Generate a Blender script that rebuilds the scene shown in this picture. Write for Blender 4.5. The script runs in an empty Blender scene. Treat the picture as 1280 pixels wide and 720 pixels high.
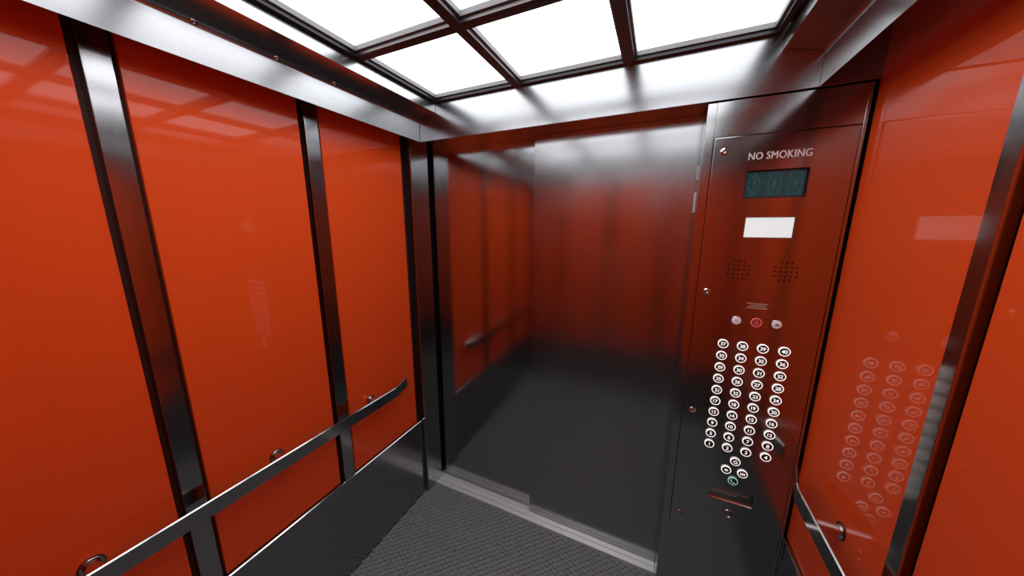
import bpy, bmesh, math, random
from mathutils import Vector, Matrix
random.seed(7)
S = bpy.context.scene
COL = S.collection

# ------------------------------------------------------------------ camera, world, exposure
cam_d = bpy.data.cameras.new('camera')
cam_d.sensor_width = 36.0
cam_d.lens = 36.0 * 391.0 / 1280.0
cam_d.clip_start = 0.01
cam = bpy.data.objects.new('camera', cam_d)
R_ = Vector((0.90734634, 0.42037518, 0.00270657))
U_ = Vector((-0.08274747, 0.17228406, 0.98156562))
F_ = Vector((-0.41215953, 0.89084393, -0.19110629))
m = Matrix((R_, U_, -F_)).transposed().to_4x4()
m.translation = Vector((1.23713, -1.35399, 1.67912))
cam.matrix_world = m
COL.objects.link(cam)
S.camera = cam

world = bpy.data.worlds.new('world')
S.world = world
world.use_nodes = True
world.node_tree.nodes['Background'].inputs[0].default_value = (0.01, 0.01, 0.011, 1)
world.node_tree.nodes['Background'].inputs[1].default_value = 0.2

S.view_settings.view_transform = 'Standard'
S.view_settings.look = 'None'
S.view_settings.exposure = 0.0
S.view_settings.gamma = 1.0
S.view_settings.use_curve_mapping = False
try:
    S.cycles.max_bounces = 14
    S.cycles.diffuse_bounces = 7
    S.cycles.glossy_bounces = 8
    S.cycles.sample_clamp_indirect = 6.0
except Exception:
    pass

LIGHT = 2.90          # radiance of the opal ceiling panels

# ------------------------------------------------------------------ dimensions (metres)
W = 1.77              # inner width, x
D = 1.55              # depth, cabin runs from y = -D to y = 0
H = 2.103             # underside of transom and cornice
KICK = 0.503
GLASS = 0.013         # how far the glass sits behind the metal strips
CZ = 2.27             # underside of the lighting grid

# ------------------------------------------------------------------ materials
def new_mat(name):
    mt = bpy.data.materials.new(name)
    mt.use_nodes = True
    nt = mt.node_tree
    b = nt.nodes['Principled BSDF']
    return mt, nt, b

def brushed(name, col, rough, axis='x', amount=0.05, smudge=0.05, aniso=0.0):
    """stainless steel with hair lines running along one axis"""
    mt, nt, b = new_mat(name)
    b.inputs['Base Color'].default_value = (*col, 1)
    b.inputs['Metallic'].default_value = 1.0
    tc = nt.nodes.new('ShaderNodeTexCoord')
    mp = nt.nodes.new('ShaderNodeMapping')
    sc = {'x': (3, 900, 900), 'z': (900, 900, 3), 'y': (900, 3, 900)}[axis]
    mp.inputs['Scale'].default_value = sc
    nt.links.new(tc.outputs['Object'], mp.inputs['Vector'])
    n1 = nt.nodes.new('ShaderNodeTexNoise')
    n1.inputs['Scale'].default_value = 1.0
    n1.inputs['Detail'].default_value = 3.0
    nt.links.new(mp.outputs['Vector'], n1.inputs['Vector'])
    n2 = nt.nodes.new('ShaderNodeTexNoise')
    n2.inputs['Scale'].default_value = 4.0
    n2.inputs['Detail'].default_value = 6.0
    nt.links.new(tc.outputs['Object'], n2.inputs['Vector'])
    r1 = nt.nodes.new('ShaderNodeMapRange')
    r1.inputs['From Min'].default_value = 0.3; r1.inputs['From Max'].default_value = 0.7
    r1.inputs['To Min'].default_value = rough - amount / 2; r1.inputs['To Max'].default_value = rough + amount / 2
    nt.links.new(n1.outputs['Fac'], r1.inputs['Value'])
    r2 = nt.nodes.new('ShaderNodeMapRange')
    r2.inputs['From Min'].default_value = 0.35; r2.inputs['From Max'].default_value = 0.75
    r2.inputs['To Min'].default_value = 0.0; r2.inputs['To Max'].default_value = smudge
    nt.links.new(n2.outputs['Fac'], r2.inputs['Value'])
    ad = nt.nodes.new('ShaderNodeMath'); ad.operation = 'ADD'
    nt.links.new(r1.outputs['Result'], ad.inputs[0]); nt.links.new(r2.outputs['Result'], ad.inputs[1])
    nt.links.new(ad.outputs[0], b.inputs['Roughness'])
    bp = nt.nodes.new('ShaderNodeBump')
    bp.inputs['Strength'].default_value = 0.008
    bp.inputs['Distance'].default_value = 0.0004
    nt.links.new(n1.outputs['Fac'], bp.inputs['Height'])
    nt.links.new(bp.outputs['Normal'], b.inputs['Normal'])
    return mt

def plain(name, col, rough=0.5, metal=0.0, emit=None, strength=0.0, coat=0.0):
    mt, nt, b = new_mat(name)
    b.inputs['Base Color'].default_value = (*col, 1)
    b.inputs['Roughness'].default_value = rough
    b.inputs['Metallic'].default_value = metal
    if emit:
        b.inputs['Emission Color'].default_value = (*emit, 1)
        b.inputs['Emission Strength'].default_value = strength
    if coat:
        b.inputs['Coat Weight'].default_value = coat
        b.inputs['Coat Roughness'].default_value = 0.03
    return mt

STEEL = (0.40, 0.405, 0.415)
M = {}
M['steel_front'] = brushed('brushed_steel_horizontal', STEEL, 0.19, 'x')
M['steel_door'] = brushed('brushed_steel_door', (0.42, 0.425, 0.435), 0.17, 'x', smudge=0.07)
M['steel_side'] = brushed('brushed_steel_cornice', (0.42, 0.425, 0.435), 0.20, 'y', smudge=0.04)
M['steel_door_rear'] = brushed('brushed_steel_rear_door', (0.43, 0.435, 0.445), 0.13, 'x', smudge=0.04)
M['steel_strip'] = brushed('satin_steel_strip', (0.41, 0.415, 0.42), 0.13, 'z', smudge=0.03)
M['steel_kick'] = brushed('brushed_steel_kick', (0.34, 0.34, 0.345), 0.15, 'y', smudge=0.04)
M['steel_panel'] = brushed('brushed_steel_faceplate', (0.43, 0.43, 0.435), 0.15, 'x', smudge=0.04)
M['rail'] = brushed('polished_rail_steel', (0.40, 0.395, 0.395), 0.12, 'y', smudge=0.02)
M['chrome'] = plain('chrome', (0.50, 0.49, 0.49), 0.08, 1.0)
M['bezel'] = plain('button_bezel_chrome', (0.50, 0.49, 0.485), 0.2, 1.0)
M['grid'] = plain('ceiling_grid_metal', (0.17, 0.15, 0.15), 0.42, 1.0)
M['edge'] = plain('steel_edge_highlight', (0.72, 0.71, 0.70), 0.12, 1.0)  # paler copy of the steel; the highlight on edges is put into its colour
M['bracket'] = plain('polished_bracket_steel', (0.66, 0.62, 0.62), 0.16, 1.0)
M['black'] = plain('black_gap', (0.008, 0.007, 0.008), 0.7)
M['grid_edge'] = plain('black_grid_edge', (0.012, 0.012, 0.014), 0.35)
M['rim'] = plain('diffuser_rim', (0.20, 0.205, 0.21), 0.5)
M['alu'] = brushed('sill_aluminium', (0.88, 0.98, 0.99), 0.52, 'x', smudge=0.08)
_b = M['alu'].node_tree.nodes['Principled BSDF']
_b.inputs['Metallic'].default_value = 0.35
_b.inputs['Anisotropic'].default_value = 0.9
_b.inputs['Anisotropic Rotation'].default_value = 0.25
_t = M['alu'].node_tree.nodes.new('ShaderNodeCombineXYZ'); _t.inputs[0].default_value = 1.0
M['alu'].node_tree.links.new(_t.outputs[0], _b.inputs['Tangent'])
M['cap'] = plain('black_button_cap', (0.015, 0.014, 0.014), 0.3)
M['glow'] = plain('button_backlight', (0.8, 0.8, 0.78), 0.5, 0, (1.0, 0.93, 0.89), 0.95)
M['glow_num'] = plain('numeral_backlight', (0.8, 0.8, 0.78), 0.5, 0, (1.0, 0.94, 0.90), 0.85)
M['green_cap'] = plain('green_button_cap', (0.005, 0.05, 0.02), 0.3)
M['green_glow'] = plain('green_backlight', (0.3, 0.7, 0.5), 0.5, 0, (0.36, 0.74, 0.55), 0.5)
M['white_btn'] = plain('white_alarm_button', (0.62, 0.52, 0.54), 0.35, 0, (0.85, 0.72, 0.74), 0.25, coat=0.6)
M['btn_mark'] = plain('alarm_button_mark', (0.24, 0.22, 0.24), 0.4)
M['red_btn'] = plain('red_alarm_button', (0.30, 0.02, 0.03), 0.35, coat=0.5)
M['red_ring'] = plain('red_alarm_ring', (0.65, 0.18, 0.16), 0.3, 0, (0.75, 0.12, 0.12), 0.35)
M['print'] = plain('silver_print_added_glow', (0.62, 0.58, 0.57), 0.4, 0, (0.6, 0.5, 0.5), 0.12)  # print with a faint glow added, no lamp behind it
M['print_dim'] = plain('worn_silver_print_added_glow', (0.40, 0.33, 0.30), 0.5, 0, (0.5, 0.3, 0.25), 0.10)  # small print brightened by an added reddish glow
M['print_grey'] = plain('engraved_grey_lettering', (0.42, 0.42, 0.40), 0.6)
M['lcd'] = plain('lcd_glass', (0.010, 0.05, 0.055), 0.18, 0, (0.02, 0.16, 0.18), 0.12, coat=0.1)
M['seg'] = plain('lcd_unlit_segment', (0.03, 0.11, 0.12), 0.3, 0, (0.05, 0.24, 0.27), 0.13)
M['lamp'] = plain('emergency_lamp_lens', (0.4, 0.5, 0.5), 0.5, 0, (0.97, 1.0, 1.0), 0.62)
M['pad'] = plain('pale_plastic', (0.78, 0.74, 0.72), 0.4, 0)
M['wall_dark'] = plain('dark_backing', (0.075, 0.012, 0.009), 0.6)

def opal():
    mt, nt, b = new_mat('opal_diffuser')
    b.inputs['Base Color'].default_value = (0.7, 0.7, 0.7, 1)
    b.inputs['Roughness'].default_value = 0.5
    b.inputs['Emission Color'].default_value = (0.92, 0.96, 1.0, 1)
    tc = nt.nodes.new('ShaderNodeTexCoord')
    n = nt.nodes.new('ShaderNodeTexNoise'); n.inputs['Scale'].default_value = 2.2; n.inputs['Detail'].default_value = 1.0
    nt.links.new(tc.outputs['Object'], n.inputs['Vector'])
    r = nt.nodes.new('ShaderNodeMapRange')
    r.inputs['From Min'].default_value = 0.3; r.inputs['From Max'].default_value = 0.7
    r.inputs['To Min'].default_value = LIGHT * 0.95; r.inputs['To Max'].default_value = LIGHT * 1.05
    nt.links.new(n.outputs['Fac'], r.inputs['Value'])
    nt.links.new(r.outputs['Result'], b.inputs['Emission Strength'])
    return mt
M['opal'] = opal()

def red_glass():
    mt, nt, b = new_mat('red_back_painted_glass')
    b.inputs['Base Color'].default_value = (0.84, 0.088, 0.013, 1)
    b.inputs['Roughness'].default_value = 0.45
    b.inputs['Specular IOR Level'].default_value = 0.1
    b.inputs['Coat Weight'].default_value = 0.6
    b.inputs['Coat IOR'].default_value = 1.5
    tc = nt.nodes.new('ShaderNodeTexCoord')
    n = nt.nodes.new('ShaderNodeTexNoise'); n.inputs['Scale'].default_value = 5; n.inputs['Detail'].default_value = 6
    nt.links.new(tc.outputs['Object'], n.inputs['Vector'])
    r = nt.nodes.new('ShaderNodeMapRange')
    r.inputs['From Min'].default_value = 0.45; r.inputs['From Max'].default_value = 0.75
    r.inputs['To Min'].default_value = 0.03; r.inputs['To Max'].default_value = 0.07
    nt.links.new(n.outputs['Fac'], r.inputs['Value'])
    nt.links.new(r.outputs['Result'], b.inputs['Coat Roughness'])
    return mt
M['red'] = red_glass()

def rubber():
    """dark rubber with a fine grain"""
    mt, nt, b = new_mat('studded_rubber')
    L = nt.links
    tc = nt.nodes.new('ShaderNodeTexCoord')
    n = nt.nodes.new('ShaderNodeTexNoise'); n.inputs['Scale'].default_value = 300; n.inputs['Detail'].default_value = 3
    L.new(tc.outputs['Object'], n.inputs['Vector'])
    n2 = nt.nodes.new('ShaderNodeTexNoise'); n2.inputs['Scale'].default_value = 90; n2.inputs['Detail'].default_value = 5
    L.new(tc.outputs['Object'], n2.inputs['Vector'])
    bp = nt.nodes.new('ShaderNodeBump'); bp.inputs['Strength'].default_value = 0.5; bp.inputs['Distance'].default_value = 0.001
    L.new(n.outputs['Fac'], bp.inputs['Height']); L.new(bp.outputs['Normal'], b.inputs['Normal'])
    rp = nt.nodes.new('ShaderNodeValToRGB')
    rp.color_ramp.elements[0].position = 0.3; rp.color_ramp.elements[0].color = (0.175, 0.212, 0.220, 1)
    rp.color_ramp.elements[1].position = 0.72; rp.color_ramp.elements[1].color = (0.285, 0.345, 0.355, 1)
    L.new(n2.outputs['Fac'], rp.inputs['Fac']); L.new(rp.outputs['Color'], b.inputs['Base Color'])
    b.inputs['Roughness'].default_value = 0.42
    return mt
M['rubber'] = rubber()

# ------------------------------------------------------------------ mesh helpers
def box(bm, x0, x1, y0, y1, z0, z1, bevel=0.0, seg=2, mi=0):
    r = bmesh.ops.create_cube(bm, size=1.0)
    vs = r['verts']
    for v in vs:
        v.co = Vector(((x0 + x1) / 2 + v.co.x * (x1 - x0), (y0 + y1) / 2 + v.co.y * (y1 - y0), (z0 + z1) / 2 + v.co.z * (z1 - z0)))
    fs = {f for v in vs for f in v.link_faces}
    for f in fs: f.material_index = mi
    if bevel > 0:
        es = list({e for v in vs for e in v.link_edges})
        bmesh.ops.bevel(bm, geom=es, offset=bevel, segments=seg, profile=0.5, affect='EDGES')

def cyl(bm, p0, p1, r0, r1=None, seg=32, mi=0, caps=True):
    if r1 is None: r1 = r0
    p0, p1 = Vector(p0), Vector(p1)
    d = p1 - p0
    rot = d.to_track_quat('Z', 'Y').to_matrix().to_4x4()
    mat = Matrix.Translation((p0 + p1) / 2) @ rot
    r = bmesh.ops.create_cone(bm, cap_ends=caps, segments=seg, radius1=r0, radius2=r1, depth=d.length, matrix=mat)
    for f in {f for v in r['verts'] for f in v.link_faces}: f.material_index = mi

def lathe(bm, prof, origin=(0, 0, 0), axis='-y', seg=32, mi=0):
    """prof: list of (radius, height) along the axis; axis -y points out of the front wall"""
    o = Vector(origin)
    rings = []
    for (r, h) in prof:
        ring = []
        n = 1 if r < 1e-6 else seg
        for k in range(n):
            a = 2 * math.pi * k / seg
            u, w = r * math.cos(a), r * math.sin(a)
            if axis == '-y': co = Vector((u, -h, w))
            elif axis == '+x': co = Vector((h, u, w))
            elif axis == '-x': co = Vector((-h, -u, w))
            elif axis == '-z': co = Vector((u, w, -h))
            else: co = Vector((u, w, h))
            ring.append(bm.verts.new(o + co))
        rings.append(ring)
    for a, b in zip(rings[:-1], rings[1:]):
        if len(a) == 1 and len(b) == 1: continue
        for k in range(seg):
            k2 = (k + 1) % seg
            if len(a) == 1: f = bm.faces.new((a[0], b[k], b[k2]))
            elif len(b) == 1: f = bm.faces.new((a[k], b[0], a[k2]))
            else: f = bm.faces.new((a[k], b[k], b[k2], a[k2]))
            f.material_index = mi
            f.smooth = True

def sweep(bm, prof, axis, a0, a1):
    """extrude a closed 2-D profile along x or y; profile points are (other, z)"""
    def mk(p, t): return bm.verts.new((t, p[0], p[1]) if axis == 'x' else (p[0], t, p[1]))
    v0 = [mk(p, a0) for p in prof]; v1 = [mk(p, a1) for p in prof]
    n = len(prof)
    for k in range(n):
        bm.faces.new((v0[k], v0[(k + 1) % n], v1[(k + 1) % n], v1[k]))
    bm.faces.new(v0); bm.faces.new(list(reversed(v1)))

def obj(name, bm, mats, parent=None, root=None, smooth=False):
    """link bm (world coordinates) as one mesh object; root = Vector that the parts are built around"""
    bmesh.ops.recalc_face_normals(bm, faces=bm.faces[:])
    if root is not None:
        bmesh.ops.translate(bm, vec=-Vector(root), verts=bm.verts[:])
    me = bpy.data.meshes.new(name)
    bm.to_mesh(me); bm.free()
    if not isinstance(mats, (list, tuple)): mats = [mats]
    for mt in mats: me.materials.append(mt)
    if smooth:
        for p in me.polygons: p.use_smooth = True
        try: me.set_sharp_from_angle(angle=math.radians(30))
        except Exception: pass
    else:
        for p in me.polygons: p.use_smooth = False
    o = bpy.data.objects.new(name, me)
    COL.objects.link(o)
    if parent is not None: o.parent = parent
    elif root is not None: o.location = root
    return o

def B(): return bmesh.new()

def tag(o, label=None, cat=None, group=None, kind=None):
    if label: o['label'] = label
    if cat: o['category'] = cat
    if group: o['group'] = group
    if kind: o['kind'] = kind
    return o

def empty(name, loc):
    o = bpy.data.objects.new(name, None)
    o.empty_display_size = 0.05
    COL.objects.link(o)
    o.location = loc
    return o

def struct(name, bm, mats, label, smooth=False):
    o = obj(name, bm, mats, smooth=smooth)
    o['kind'] = 'structure'
    o['label'] = label
    return o

def text_mesh(s, size, depth, bold=0.0, shear=0.0, spacing=1.0):
    """letters lying in the x-z plane, facing -y, centred on the origin"""
    cu = bpy.data.curves.new('lettering', 'FONT')
    cu.body = s; cu.size = size; cu.extrude = depth; cu.offset = bold; cu.shear = shear
    cu.space_character = spacing
    cu.align_x = 'CENTER'; cu.align_y = 'CENTER'; cu.resolution_u = 3
    tmp = bpy.data.objects.new('lettering', cu)
    COL.objects.link(tmp)
    dg = bpy.context.evaluated_depsgraph_get()
    me = bpy.data.meshes.new_from_object(tmp.evaluated_get(dg))
    COL.objects.unlink(tmp); bpy.data.objects.remove(tmp); bpy.data.curves.remove(cu)
    me.transform(Matrix.Rotation(math.pi / 2, 4, 'X'))
    xs = [v.co.x for v in me.vertices]; zs = [v.co.z for v in me.vertices]
    me.transform(Matrix.Translation((-(min(xs) + max(xs)) / 2, 0, -(min(zs) + max(zs)) / 2)))
    return me

def poly_xz(bm, pts, y0, y1, mi=0):
    """prism from a polygon in the x-z plane"""
    a = [bm.verts.new((p[0], y0, p[1])) for p in pts]
    b = [bm.verts.new((p[0], y1, p[1])) for p in pts]
    n = len(pts)
    fs = [bm.faces.new(a), bm.faces.new(list(reversed(b)))]
    for k in range(n): fs.append(bm.faces.new((a[k], b[k], b[(k + 1) % n], a[(k + 1) % n])))
    for f in fs: f.material_index = mi

def stroke(bm, p, q, w, y0, y1):
    p, q = Vector(p), Vector(q)
    d = (q - p).normalized(); n = Vector((-d.y, d.x)) * w / 2
    poly_xz(bm, [p + n, q + n, q - n, p - n], y0, y1)

# ------------------------------------------------------------------ room shell
bm = B(); box(bm, 0.0, W, -D, 0.079, -0.03, -0.0055)
P_ = 0.0245
c45 = math.cos(math.pi / 4)
for i in range(-110, 110):
    for j in range(-110, 110):
        ii = (i + 0.5 * (j % 2)) * 0.0235; jj = j * 0.0235
        cx_, cy_ = (ii - jj) * c45, (ii + jj) * c45
        if not (0.002 < cx_ < W - 0.002 and -1.3 < cy_ < 0.067): continue
        if cx_ > 1.345 and cy_ > -0.010: continue
        r0, r1 = 0.0109, 0.0090
        lo = [bm.verts.new((cx_ + r0 * math.cos(k * math.pi / 5), cy_ + r0 * math.sin(k * math.pi / 5), -0.0055)) for k in range(10)]
        hi = [bm.verts.new((cx_ + r1 * math.cos(k * math.pi / 5), cy_ + r1 * math.sin(k * math.pi / 5), 0.0004)) for k in range(10)]
        mid = bm.verts.new((cx_, cy_, 0.0010))
        for k in range(10):
            bm.faces.new((lo[k], lo[(k + 1) % 10], hi[(k + 1) % 10], hi[k]))
            bm.faces.new((hi[k], hi[(k + 1) % 10], mid))
struct('floor', bm, M['rubber'], 'dark grey studded rubber floor of the lift car')
bm = B(); box(bm, -0.10, -0.034, -D - 0.1, 0.30, -0.03, 2.40)
struct('wall_left', bm, M['wall_dark'], 'dark backing behind the red panels of the left wall')
bm = B(); box(bm, W + 0.034, W + 0.10, -D - 0.1, 0.30, -0.03, 2.40)
struct('wall_right', bm, M['wall_dark'], 'dark backing behind the red panels of the right wall')
bm = B(); box(bm, -0.034, W + 0.034, -D - 0.10, -D - 0.034, -0.03, 2.40)
struct('wall_back', bm, M['wall_dark'], 'dark backing behind the red panels of the rear wall')
bm = B(); box(bm, -0.034, W + 0.034, 0.262, 0.30, -0.03, 2.40)
struct('wall_front', bm, M['black'], 'black shaft side behind the sliding doors')
bm = B(); box(bm, -0.034, W + 0.034, -D - 0.034, 0.262, 2.34, 2.40)
struct('ceiling', bm, M['wall_dark'], 'dark roof above the lighting grid')

# transom above the doors
bm = B()
box(bm, -0.03, W + 0.03, 0.0, 0.131, H, 2.300, 0.0012)
box(bm, -0.03, 0.664, 0.1315, 0.1605, H, 2.300)
struct('trim_1', bm, M['steel_front'], 'brushed steel transom across the top of the front wall')
bm = B()
box(bm, -0.03, W + 0.03, -D - 0.03, -D, H, 2.300, 0.0012)
struct('trim_2', bm, M['steel_front'], 'brushed steel transom across the top of the rear wall')

# cornices: vertical skirt, soft bend, sloped soffit, short upstand next to the grid
def cornice(name, side, label):
    pts = [(0.0925, 2.1035), (0.0925, 2.188)]
    c = (0.1105, 2.188)
    for k in range(1, 8):
        a = math.pi - k * (math.pi * 0.44) / 7
        pts.append((c[0] + 0.018 * math.cos(a), c[1] + 0.018 * math.sin(a)))
    pts += [(0.195, 2.2265), (0.195, 2.300), (0.1935, 2.300), (0.1935, 2.2285)]
    for k in range(7, 0, -1):
        a = math.pi - k * (math.pi * 0.44) / 7
        pts.append((c[0] + 0.0198 * math.cos(a), c[1] + 0.0198 * math.sin(a)))
    pts += [(0.0907, 2.188), (0.0907, 2.1035)]
    if side > 0: pts = [(W + 0.049 - 0.0925 * 0 - p[0] - 0.0, p[1]) if False else (1.6445 + 0.0925 - p[0], p[1]) for p in pts]
    bm = B(); sweep(bm, pts, 'y', -D, -0.0022)
    return struct(name, bm, M['steel_side'], label, smooth=True)
cornice('trim_3', -1, 'stepped steel cornice with two screws along the left wall')
cornice('trim_4', 1, 'stepped steel cornice along the right wall')

# steel strips, kick plates, glass panels
STR_L = [(-1.040, -0.991), (-0.532, -0.480)]
STR_R = [(-1.010, -0.972), (-0.498, -0.462)]
def strips(x0, x1, lst, names, labels):
    for (a, b), n, l in zip(lst, names, labels):
        bm = B(); box(bm, x0, x1, a, b, KICK - 0.001, 2.300, 0.0012)
        struct(n, bm, M['steel_strip'], l)
strips(-0.033, 0.0, STR_L, ['trim_5', 'trim_6'],
       ['wide vertical steel strip nearest the viewer on the left wall', 'vertical steel strip in the middle of the left wall'])
strips(W, W + 0.033, STR_R, ['trim_7', 'trim_8'],
       ['vertical steel strip on the right wall behind the viewer', 'vertical steel strip at the right edge of the photo'])
for k, x in enumerate((0.30, 0.78, 1.26)):
    bm = B(); box(bm, x, x + 0.05, -D - 0.033, -D, KICK - 0.001, 2.300, 0.0012)
    struct('trim_%d' % (9 + k), bm, M['steel_strip'], 'vertical steel strip on the rear wall')

bm = B(); sweep(bm, [(-0.033, 0.0), (0.0, 0.0), (0.0, KICK - 0.0024), (-0.0042, KICK), (-0.033, KICK)], 'y', -D, -0.004)
bmesh.ops.recalc_face_normals(bm, faces=bm.faces[:])
for f in bm.faces:
    if 0.3 < f.normal.z < 0.97: f.material_index = 1  # chamfer in the paler steel, a painted highlight line
struct('baseboard_left', bm, [M['steel_kick'], M['edge']], 'tall dark steel kick plate below the red panels of the left wall')
bm = B(); box(bm, W, W + 0.033, -D, -0.0015, 0.0, KICK, 0.0016)
struct('baseboard_right', bm, M['steel_kick'], 'tall dark steel kick plate below the red panels of the right wall')
bm = B(); box(bm, 0.001, W - 0.001, -D - 0.033, -D, 0.0, KICK, 0.0016)
struct('baseboard_back', bm, M['steel_kick'], 'steel kick plate of the rear wall')

def glass(side, y0, y1, label):
    bm = B()
    if side == 'left': box(bm, -0.031, -GLASS, y0, y1, KICK + 0.003, 2.312, 0.0025, 3)
    elif side == 'right': box(bm, W + GLASS, W + 0.031, y0, y1, KICK + 0.003, 2.312, 0.0025, 3)
    else: box(bm, y0, y1, -D - 0.031, -D - GLASS, KICK + 0.003, 2.312, 0.0025, 3)
    o = obj('wall_panel', bm, M['red'])
    tag(o, label, 'wall panel', 'red glass wall panels')
G = 0.014
glass('left', -0.480 + G, -0.033, 'glossy red wall panel at the far end of the left wall, beside the doors')
glass('left', -0.991 + G, -0.532 - G, 'glossy red wall panel between the two steel strips of the left wall')
glass('left', -1.49, -1.040 - G, 'glossy red wall panel at the left edge of the photo')
glass('right', -0.462 + G, 0.008, 'glossy red wall panel right of the button panel, mirroring its buttons')
glass('right', -0.972 + G, -0.498 - G, 'glossy red wall panel at the right edge of the photo beyond the strip')
glass('right', -1.50, -1.010 - G, 'glossy red wall panel on the right wall next to the rear corner')
for a, b, l in ((0.03, 0.30, 'glossy red wall panel on the rear wall at the left corner'),
                (0.35, 0.78, 'glossy red wall panel on the rear wall left of its middle strip'),
                (0.83, 1.26, 'glossy red wall panel on the rear wall right of its middle strip'),
                (1.31, 1.76, 'glossy red wall panel on the rear wall at the right corner')):
    glass('back', a + G, b - G, l)

# left return jamb
bm = B(); box(bm, -0.0005, 0.022, 0.0, 0.1345, 0.0005, H - 0.001, 0.0015)
struct('trim_12', bm, M['steel_door'], 'narrow steel door jamb at the left of the opening')
bm = B(); box(bm, -0.033, -0.002, 0.001, 0.26, 0.0, H, 0)
struct('trim_13', bm, M['black'], 'black recess beside the left door jamb')

# ------------------------------------------------------------------ sliding doors and sill
bm = B(); box(bm, 0.665, 1.42, 0.1345, 0.1585, 0.006, H + 0.09, 0.0015)
o = struct('door_1', bm, M['steel_door'], 'front brushed steel sliding door leaf next to the button panel')
bm = B(); box(bm, 0.021, 0.75, 0.162, 0.190, 0.006, H + 0.09, 0.0015)
struct('door_2', bm, M['steel_door_rear'], 'rear brushed steel sliding door leaf beside the left jamb')

bm = B()
prof = [(0.0805, -0.028), (0.0805, -0.001), (0.0815, 0.0)]
for y, w in ((0.1085, 0.0045), (0.144, 0.008)):
    prof += [(y - w / 2, 0.0), (y - w / 2, -0.012), (y + w / 2, -0.012), (y + w / 2, 0.0)]
prof += [(0.258, 0.0), (0.258, -0.028)]
sweep(bm, prof, 'x', -0.001, 1.3535)
o = obj('door_sill', bm, M['alu'])
tag(o, 'bright grooved aluminium sill along the foot of the sliding doors', 'door sill')

# ------------------------------------------------------------------ lighting grid and panels
GX = [(0.197, 0.214), (0.616, 0.652), (1.070, 1.106), (1.516, 1.533)]
GY = [(-0.018, -0.001), (-0.461, -0.425), (-0.905, -0.869), (-1.349, -1.313), (-D + 0.001, -D + 0.018)]
bm = B()
for k, (a, b) in enumerate(GX):
    box(bm, a, b, -D + 0.001, -0.001, CZ, CZ + 0.024, 0.0, mi=1 if k in (0, 3) else 0)
for k, (a, b) in enumerate(GY):
    for (p, q) in ((GX[0][1], GX[1][0]), (GX[1][1], GX[2][0]), (GX[2][1], GX[3][0])):
        box(bm, p, q, a, b, CZ, CZ + 0.024, 0.0, mi=1 if k in (0, 4) else 0)
for (a, b) in (GX[1], GX[2]):       # raised centre rib of every bar
    c = (a + b) / 2
    box(bm, c - 0.003, c + 0.003, -D + 0.02, -0.02, CZ - 0.0008, CZ + 0.001)
for (a, b) in GY[1:4]:
    c = (a + b) / 2
    for (p, q) in ((GX[0][1], GX[1][0]), (GX[1][1], GX[2][0]), (GX[2][1], GX[3][0])):
        box(bm, p, q, c - 0.003, c + 0.003, CZ - 0.0008, CZ + 0.001)
o = obj('ceiling_grid', bm, [M['grid'], M['grid_edge']])
tag(o, 'dark metal grid that divides the lit ceiling into squares', 'ceiling grid')

names_x = ['left', 'middle', 'right']
names_y = ['front row by the doors', 'second row from the doors', 'third row from the doors', 'narrow row by the rear wall']
for j in range(4):
    for i in range(3):
        x0, x1 = GX[i][1] + 0.001, GX[i + 1][0] - 0.001
        y1, y0 = GY[j][0] - 0.001, GY[j + 1][1] + 0.001
        root = empty('ceiling_light', ((x0 + x1) / 2, (y0 + y1) / 2, CZ + 0.02))
        tag(root, 'glowing white square ceiling light, %s one of the %s' % (names_x[i], names_y[j]), 'ceiling light', 'glowing ceiling squares')
        rl = root.location.copy()
        bm = B(); box(bm, x0 + 0.008, x1 - 0.008, y0 + 0.008, y1 - 0.008, CZ + 0.027, CZ + 0.033)
        obj('diffuser', bm, M['opal'], root, rl)
        bm = B()
        box(bm, x0, x0 + 0.0075, y0, y1, CZ + 0.012, CZ + 0.033); box(bm, x1 - 0.0075, x1, y0, y1, CZ + 0.012, CZ + 0.033)
        box(bm, x0 + 0.0075, x1 - 0.0075, y0, y0 + 0.0075, CZ + 0.012, CZ + 0.033); box(bm, x0 + 0.0075, x1 - 0.0075, y1 - 0.0075, y1, CZ + 0.012, CZ + 0.033)
        tag(obj('rim', bm, M['rim'], root, rl), 'grey translucent rim')

# ------------------------------------------------------------------ cornice screws
def screw_mesh(axis, r=0.008, mat='chrome'):
    bm = B()
    lathe(bm, [(r * 1.25, 0.0), (r * 1.25, 0.0006), (r, 0.0012), (r * 0.92, 0.0022), (r * 0.6, 0.0032), (r * 0.42, 0.0034), (r * 0.38, 0.0012), (0, 0.0012)], axis=axis, seg=24)
    bmesh.ops.recalc_face_normals(bm, faces=bm.faces[:])
    me = bpy.data.meshes.new('screw'); bm.to_mesh(me); bm.free(); me.materials.append(M[mat])
    return me
me = screw_mesh('+x', 0.0070)
for y, l in ((-0.860, 'left of the three small round screws on the left cornice'), (-0.663, 'middle of the three small round screws on the left cornice'), (-0.466, 'right of the three small round screws on the left cornice')):
    o = bpy.data.objects.new('screw', me); COL.objects.link(o)
    o.location = (0.0966, y, 2.1992); o.rotation_euler = (0, math.radians(40), 0)
    tag(o, l, 'screw', 'cornice screws')

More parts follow.
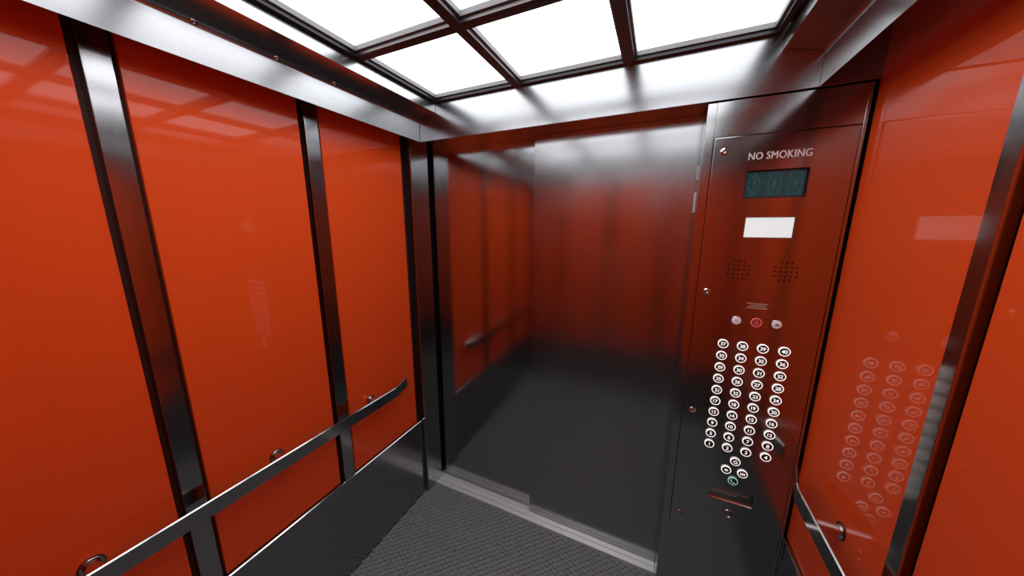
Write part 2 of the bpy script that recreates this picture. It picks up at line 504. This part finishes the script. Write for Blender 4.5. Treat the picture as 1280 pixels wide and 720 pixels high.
# ------------------------------------------------------------------ handrails
def handrail(side, label, ys, yend):
    s = 1 if side == 'left' else -1
    X = (lambda x: x) if s == 1 else (lambda x: W - x)
    root = empty('handrail', (X(0.056), -0.75, 0.827))
    tag(root, label, 'handrail', 'flat steel handrails')
    rl = root.location.copy()
    t = 0.0072
    path = [(0.026, yend), (0.031, yend - 0.022), (0.051, yend - 0.088), (0.0555, yend - 0.112), (0.056, yend - 0.14), (0.056, -1.37), (0.0555, -1.39), (0.051, -1.41), (0.026, -1.48)]
    bm = B()
    rows = []
    P2 = [Vector(p) for p in path]
    for k, p in enumerate(P2):
        d = (P2[min(k + 1, len(P2) - 1)] - P2[max(k - 1, 0)]).normalized()
        n = Vector((d.y, -d.x))
        if n.x < 0: n = -n
        row = []
        z0, z1, c = 0.800, 0.854, 0.0014
        for (o_, z) in ((t/2 - 0.0036, z1), (t/2, z1 - 0.0022), (t/2, z0 + c), (t/2 - c, z0), (-t/2 + c, z0), (-t/2, z0 + c), (-t/2, z1 - c), (-t/2 + c, z1)):
            q = p + n * o_
            row.append(bm.verts.new((X(q.x), q.y, z)))
        rows.append(row)
    for a, b in zip(rows[:-1], rows[1:]):
        for k in range(8):
            f = bm.faces.new((a[k], a[(k + 1) % 8], b[(k + 1) % 8], b[k]))
            if k == 0: f.material_index = 1  # top chamfer of the rail takes the painted highlight colour
    bm.faces.new(rows[0]); bm.faces.new(list(reversed(rows[-1])))
    obj('rail_bar', bm, [M['rail'], M['edge']], root, rl)
    for y in ys:
        bm = B()
        cyl(bm, (X(-GLASS + 0.001), y, 0.824), (X(0.0535), y, 0.824), 0.0155, seg=40)
        br = obj('bracket', bm, M['bracket'], root, rl, smooth=True)
        bm = B()
        lathe(bm, [(0.0157, 0.0040), (0.0205, 0.0040), (0.0215, 0.0030), (0.0215, 0.0)], (X(-GLASS + 0.0006), y, 0.824), '+x' if s == 1 else '-x', 40)
        lathe(bm, [(0.0216, 0.0), (0.0216, 0.0022), (0.0236, 0.0022), (0.0240, 0.0)], (X(-GLASS + 0.0006), y, 0.824), '+x' if s == 1 else '-x', 40, mi=1)
        obj('flange', bm, [M['chrome'], M['cap']], br, rl)
handrail('left', 'long flat steel handrail with a bent end on the left wall', (-0.345, -0.780, -1.215), -0.135)
handrail('right', 'flat steel handrail at the lower right below the button panel', (-0.275, -0.75, -1.20), -0.065)

# ------------------------------------------------------------------ car operating panel
cop = empty('elevator_operating_panel', (1.5615, 0.0, 0.0))
tag(cop, 'tall brushed steel button panel with forty numbered floor buttons beside the doors', 'elevator button panel')
CR = Vector((1.5615, 0.0, 0.0))
PX0, PX1, PZ0, PZ1 = 1.3845, 1.7605, 0.409, 1.984
FY = -0.0030                       # front of the faceplate
# column, open where the faceplate sits
bm = B()
box(bm, 1.355, 1.383, 0.0, 0.128, 0.0, H - 0.0065, 0.0012)
box(bm, 1.762, 1.7705, 0.0, 0.128, 0.0, H - 0.0065, 0.0012)
box(bm, 1.383, 1.762, 0.0, 0.128, PZ1 + 0.0015, H - 0.0065, 0.0004)
box(bm, 1.383, 1.762, 0.0, 0.128, 0.0, PZ0 - 0.0015, 0.0004)
box(bm, 1.383, 1.762, 0.05, 0.127, PZ0 - 0.0015, PZ1 + 0.0015)
bmesh.ops.remove_doubles(bm, verts=bm.verts[:], dist=1e-6)
obj('column', bm, M['steel_panel'], cop, CR)

# faceplate with real openings
bm = B(); box(bm, PX0, PX1, FY, 0.006, PZ0, PZ1, 0.0036, 3)
fp = obj('faceplate', bm, [M['steel_panel'], M['black']], cop, CR)
cut = B()
def hole_box(x0, x1, z0, z1): box(cut, x0, x1, -0.02, 0.02, z0, z1)
hole_box(1.490, 1.657, 1.778, 1.869)
hole_box(1.5065, 1.6415, 1.6455, 1.7145)
hole_box(1.514, 1.660, 0.588, 0.641)
GR = []
for cx_, cz_ in ((1.5065, 1.531), (1.640, 1.531)):
    for r_, n_ in enumerate((3, 5, 5, 5, 3)):
        for k in range(n_):
            hx = cx_ + (k - (n_ - 1) / 2) * 0.0150; hz = cz_ + (2 - r_) * 0.0155
            cyl(cut, (hx, -0.02, hz), (hx, 0.02, hz), 0.0029, seg=12)
co = obj('cutter', cut, M['black'], None, None)
co.location = (0, 0, 0)
fp.parent = None; fp.location = CR
mod = fp.modifiers.new('openings', 'BOOLEAN'); mod.operation = 'DIFFERENCE'; mod.object = co; mod.solver = 'EXACT'
bpy.context.view_layer.update()
dg = bpy.context.evaluated_depsgraph_get()
me = bpy.data.meshes.new_from_object(fp.evaluated_get(dg))
fp.modifiers.clear(); fp.data = me; me.name = 'faceplate'
COL.objects.unlink(co); bpy.data.objects.remove(co)
fp.parent = cop; fp.location = (0, 0, 0)
for p in me.polygons: p.use_smooth = False

# two loudspeakers behind the drilled holes
for cx_ in (1.5065, 1.640):
    bm = B(); cyl(bm, (cx_, 0.0065, 1.531), (cx_, 0.02, 1.531), 0.045, seg=32)
    tag(obj('speaker', bm, M['black'], cop, CR), 'dark loudspeaker behind a cluster of small drilled holes')

# floor display
bm = B(); box(bm, 1.486, 1.661, 0.0075, 0.012, 1.774, 1.873)
dsp = tag(obj('display', bm, M['lcd'], cop, CR), 'dark teal floor display, unlit')
bm = B()
for (x0, x1, z0, z1) in ((1.4870, 1.4935, 1.7745, 1.8725), (1.6520, 1.6600, 1.7745, 1.8725), (1.4935, 1.6520, 1.7745, 1.7815), (1.4935, 1.6520, 1.8645, 1.8725)):
    box(bm, x0, x1, 0.0062, 0.0074, z0, z1)
tag(obj('display_frame', bm, M['cap'], dsp, CR), 'thin black frame')
bm = B()
ya, yb = 0.0068, 0.0076
def glyph_arrow(cx, cz, h, w):
    t = 0.0026
    stroke(bm, (cx, cz - h / 2), (cx, cz + h / 2), t, ya, yb)
    for sgn in (-1, 1):
        stroke(bm, (cx, cz + h / 2), (cx + sgn * w / 2, cz + 0.004), t, ya, yb)
        stroke(bm, (cx, cz - h / 2), (cx + sgn * w / 2, cz - 0.004), t, ya, yb)
def glyph_seg(cx, cz, h, w):
    t = 0.0024
    x0, x1, z0, z1 = cx - w / 2, cx + w / 2, cz - h / 2, cz + h / 2
    for a, b in (((x0, z0), (x0, z1)), ((x1, z0), (x1, z1)), ((x0, z0), (x1, z0)), ((x0, z1), (x1, z1)), ((x0, cz), (x1, cz)),
                 ((cx, z0), (cx, z1)), ((x0, z0), (cx, cz)), ((x1, z0), (cx, cz)), ((x0, z1), (cx, cz)), ((x1, z1), (cx, cz))):
        stroke(bm, a, b, t, ya, yb)
glyph_arrow(1.5185, 1.8235, 0.074, 0.034)
glyph_seg(1.574, 1.8235, 0.066, 0.032)
glyph_seg(1.628, 1.8235, 0.066, 0.032)
tag(obj('segments', bm, M['seg'], dsp, CR), 'faint teal up and down arrow and two segmented digits')

# emergency lamp
bm = B(); box(bm, 1.5075, 1.6405, 0.0005, 0.012, 1.6465, 1.7135, 0.001)
tag(obj('emergency_lamp', bm, M['lamp'], cop, CR), 'glowing white rectangular emergency lamp')

# printed words
me = text_mesh('NO SMOKING', 0.0305, 0.0002, bold=0.0, spacing=1.05)
xs = [v.co.x for v in me.vertices]; zs = [v.co.z for v in me.vertices]
me.transform(Matrix.Diagonal((0.165 / (max(xs) - min(xs)), 1, 0.0232 / (max(zs) - min(zs)), 1)))
# heavier strokes: the same word three times, a hair's breadth apart, in one mesh
bm = B()
for dx in (-0.0007, 0.0, 0.0007):
    n0 = len(bm.verts); bm.from_mesh(me); bm.verts.ensure_lookup_table()
    for v in bm.verts[n0:]: v.co.x += dx; v.co.y += dx * 0.05
bm.to_mesh(me); bm.free()
me.materials.append(M['print'])
o = bpy.data.objects.new('lettering', me); COL.objects.link(o); o.parent = cop
o.location = Vector((1.5725, FY - 0.0002, 1.9145)) - CR
tag(o, 'silver lettering reading NO SMOKING')

def fine_lines(bm, x0, z, width, h, y, seed):
    rr = random.Random(seed); x = x0
    while x < x0 + width:
        w = rr.uniform(0.0022, 0.0042); w = min(w, x0 + width - x)
        k = rr.random()
        box(bm, x, x + w * 0.78, y - 0.0003, y + 0.0002, z - h / 2 * (0.7 + 0.3 * k), z + h / 2 * (0.6 + 0.4 * rr.random()))
        x += w
        if rr.random() < 0.13: x += 0.002
bm = B()
fine_lines(bm, 1.5465, 1.4130, 0.0625, 0.0052, FY, 1)
fine_lines(bm, 1.5520, 1.4050, 0.0500, 0.0052, FY, 2)
fine_lines(bm, 1.5460, 1.3970, 0.0610, 0.0052, FY, 3)
tag(obj('small_print', bm, M['print_dim'], cop, CR), 'three tiny worn lines of print above the alarm buttons')

# screws
sm = screw_mesh('-y', 0.0105)
for z in (1.9365, 1.4440, 0.9540, 0.4620):
    o = bpy.data.objects.new('screw', sm); COL.objects.link(o); o.parent = cop
    o.location = Vector((1.4180, FY, z)) - CR

# floor buttons
def mesh_from(bm, name, mats, smooth=True):
    bmesh.ops.recalc_face_normals(bm, faces=bm.faces[:])
    me = bpy.data.meshes.new(name); bm.to_mesh(me); bm.free()
    for mt in mats: me.materials.append(mt)
    return me
RB = 0.0172
bm = B()
lathe(bm, [(RB + 0.0006, 0.0), (RB + 0.0006, 0.0006), (RB - 0.0002, 0.0010), (RB - 0.0020, 0.0010)], seg=40, mi=0)
lathe(bm, [(RB - 0.0032, 0.0040), (RB - 0.0034, 0.0052), (RB - 0.0042, 0.0055), (0, 0.0055)], seg=40, mi=1)
me_btn = mesh_from(bm, 'floor_button', [M['bezel'], M['cap']])
me_btn_g = me_btn.copy(); me_btn_g.materials[1] = M['green_cap']
def ring_mesh(mat):
    bm = B(); lathe(bm, [(RB - 0.0004, 0.0009), (RB - 0.0004, 0.0048), (RB - 0.0009, 0.0055), (RB - 0.0027, 0.0055), (RB - 0.0031, 0.0052), (RB - 0.0033, 0.0040)], seg=40)
    return mesh_from(bm, 'light_ring', [mat])
me_ring = ring_mesh(M['glow']); me_ring_g = ring_mesh(M['green_glow'])
def button(x, z, label, mark_me, name='floor_button', green=False, mark_name='numeral'):
    o = bpy.data.objects.new(name, me_btn_g if green else me_btn); COL.objects.link(o); o.parent = cop
    o.location = Vector((x, FY, z)) - CR
    o['label'] = label
    r = bpy.data.objects.new('light_ring', me_ring_g if green else me_ring); COL.objects.link(r); r.parent = o
    n = bpy.data.objects.new(mark_name, mark_me); COL.objects.link(n); n.parent = o
    n.location = (0, -0.0057, 0)
    return o
BX = [1.4905, 1.5510, 1.6115, 1.6730]
def num_mesh(s):
    me = text_mesh(s, 0.0200 if len(s) == 1 else 0.0185, 0.0002, bold=0.00025, spacing=0.92)
    me.materials.append(M['glow_num'])
    return me
for k in range(40):
    n = k + 1; row, col = divmod(k, 4)
    z = 0.8265 + row * 0.04708
    button(BX[col], z, 'round black floor button marked %d in a white ring' % n, num_mesh(str(n)))
button(1.5835, 0.7755, 'round black floor button marked G in a white ring', num_mesh('G'))
# open and close symbols
def tri(bm, pts): poly_xz(bm, pts, -0.0002, 0.0002)
bm = B(); tri(bm, [(-0.0072, 0), (-0.0006, 0.0055), (-0.0006, -0.0055)]); tri(bm, [(0.0072, 0), (0.0006, -0.0055), (0.0006, 0.0055)])
button(1.5580, 0.7305, 'round black door open button with outward triangles', mesh_from(bm, 'symbol', [M['glow_num']]), 'door_button', mark_name='symbol')
bm = B(); tri(bm, [(-0.0010, 0), (-0.0075, 0.0058), (-0.0075, -0.0058)]); tri(bm, [(0.0010, 0), (0.0075, -0.0058), (0.0075, 0.0058)]); box(bm, -0.0011, 0.0011, -0.0002, 0.0002, -0.0066, 0.0066)
button(1.6120, 0.7305, 'round black door close button with inward triangles', mesh_from(bm, 'symbol', [M['glow_num']]), 'door_button', mark_name='symbol')
# handset symbol
bm = B()
pts = []
for k in range(9):
    a = math.radians(185 + k * 80 / 8)
    pts.append(Vector((0.0045 + 0.0115 * math.cos(a), 0.0045 + 0.0115 * math.sin(a))))
for a, b in zip(pts[:-1], pts[1:]): stroke(bm, a, b, 0.0026, -0.0002, 0.0002)
cyl(bm, (pts[0].x + 0.0010, -0.00025, pts[0].y + 0.001), (pts[0].x + 0.0010, 0.0002, pts[0].y + 0.001), 0.0025, seg=14)
cyl(bm, (pts[-1].x + 0.001, -0.00025, pts[-1].y + 0.001), (pts[-1].x + 0.001, 0.0002, pts[-1].y + 0.001), 0.0025, seg=14)
button(1.5855, 0.6880, 'round green emergency call button with a handset symbol', mesh_from(bm, 'symbol', [M['green_glow']]), 'call_button', green=True, mark_name='symbol')

# alarm row: two white domed buttons and a red one between
bm = B()
lathe(bm, [(0.0165, 0.0), (0.0165, 0.003), (0.0155, 0.0045), (0.0148, 0.0045), (0.0145, 0.0035)], seg=40, mi=0)
lathe(bm, [(0.0144, 0.0032), (0.0138, 0.0060), (0.011, 0.0072), (0.006, 0.0079), (0, 0.0081)], seg=40, mi=1)
me_al = mesh_from(bm, 'alarm_button', [M['bezel'], M['white_btn']])
for x, z, kind in ((1.5210, 1.3455, 'fan'), (1.6385, 1.3455, 'bell')):
    o = bpy.data.objects.new('alarm_button', me_al); COL.objects.link(o); o.parent = cop
    o.location = Vector((x, FY, z)) - CR
    o['label'] = 'white domed button left of the red alarm button' if kind == 'fan' else 'white domed button right of the red alarm button'
    bm = B()
    if kind == 'fan':
        for k in range(3): box(bm, -0.006, 0.006, -0.0003, 0.0004, -0.0045 + k * 0.0036, -0.003 + k * 0.0036)
    else:
        poly_xz(bm, [(-0.0075, -0.004), (-0.0035, 0.0015), (0.0, 0.0045), (0.0035, 0.0015), (0.0075, -0.004), (0.0035, -0.0045), (-0.0035, -0.0045)], -0.0003, 0.0004)
    s = bpy.data.objects.new('symbol', mesh_from(bm, 'symbol', [M['btn_mark']])); COL.objects.link(s); s.parent = o
    s.location = (0, -0.0080, 0)
bm = B()
lathe(bm, [(0.0165, 0.0), (0.0165, 0.002), (0.0155, 0.0032), (0.0135, 0.0032), (0.0130, 0.0022)], seg=40, mi=0)
lathe(bm, [(0.0130, 0.0022), (0.0120, 0.0028), (0, 0.0028)], seg=40, mi=1)
o = bpy.data.objects.new('alarm_button', mesh_from(bm, 'alarm_button', [M['red_ring'], M['red_btn']])); COL.objects.link(o); o.parent = cop
o.location = Vector((1.5810, FY, 1.3445)) - CR
o['label'] = 'flat red alarm button with a bell outline'
bm = B()
y0_, y1_ = -0.0003, 0.0003
bell = [(-0.0070, -0.0045), (-0.0048, -0.0015), (-0.0042, 0.0035), (-0.0015, 0.0068), (0.0015, 0.0068), (0.0042, 0.0035), (0.0048, -0.0015), (0.0070, -0.0045)]
for a, b in zip(bell, bell[1:] + bell[:1]): stroke(bm, a, b, 0.0011, y0_, y1_)
lathe(bm, [(0.0024, 0.0003), (0.0016, 0.0003)], (0, 0, -0.0015), seg=16)
stroke(bm, (-0.0018, -0.0068), (0.0018, -0.0068), 0.0014, y0_, y1_)
s = bpy.data.objects.new('symbol', mesh_from(bm, 'symbol', [M['red_ring']])); COL.objects.link(s); s.parent = o
s.location = (0, -0.0031, 0)

# engraved tag below the call button, in a shallow recess
bm = B(); box(bm, 1.5125, 1.6615, 0.0045, 0.0075, 0.5865, 0.6425)
tg = tag(obj('notice_plate', bm, M['steel_kick'], cop, CR), 'recessed dark notice plate with tiny grey print')
bm = B()
fine_lines(bm, 1.519, 0.6340, 0.098, 0.0050, 0.0043, 11)
fine_lines(bm, 1.519, 0.6245, 0.125, 0.0050, 0.0043, 12)
fine_lines(bm, 1.519, 0.6150, 0.090, 0.0050, 0.0043, 13)
tag(obj('small_print', bm, M['print_grey'], tg, CR), 'tiny grey print')
bm = B(); sweep(bm, [(0.0040, 0.5872), (-0.0050, 0.5872), (-0.0050, 0.5878), (-0.0006, 0.5902), (0.0040, 0.5902)], 'x', 1.5150, 1.6590)
tag(obj('lip', bm, M['edge'], tg, CR), 'bright steel lip along the bottom')  # lip brightened with the same highlight colour

# key lock
bm = B()
lathe(bm, [(0.0180, 0.0), (0.0180, 0.0020), (0.0168, 0.0038), (0.0148, 0.0040), (0.0128, 0.0020), (0.0122, 0.0010)], (1.587, FY, 0.533), seg=40)
kl = tag(obj('key_lock', bm, M['chrome'], cop, CR, smooth=True), 'round steel key lock at the foot of the panel')
bm = B()
lathe(bm, [(0.0121, 0.0), (0.0115, 0.0022), (0, 0.0024)], (1.587, FY, 0.533), seg=32)
box(bm, 1.5862, 1.5878, FY - 0.0032, FY - 0.0020, 0.526, 0.540)
obj('lock_core', bm, M['rail'], kl, CR, smooth=True)

# two pale guide pads on the return edge beside the door
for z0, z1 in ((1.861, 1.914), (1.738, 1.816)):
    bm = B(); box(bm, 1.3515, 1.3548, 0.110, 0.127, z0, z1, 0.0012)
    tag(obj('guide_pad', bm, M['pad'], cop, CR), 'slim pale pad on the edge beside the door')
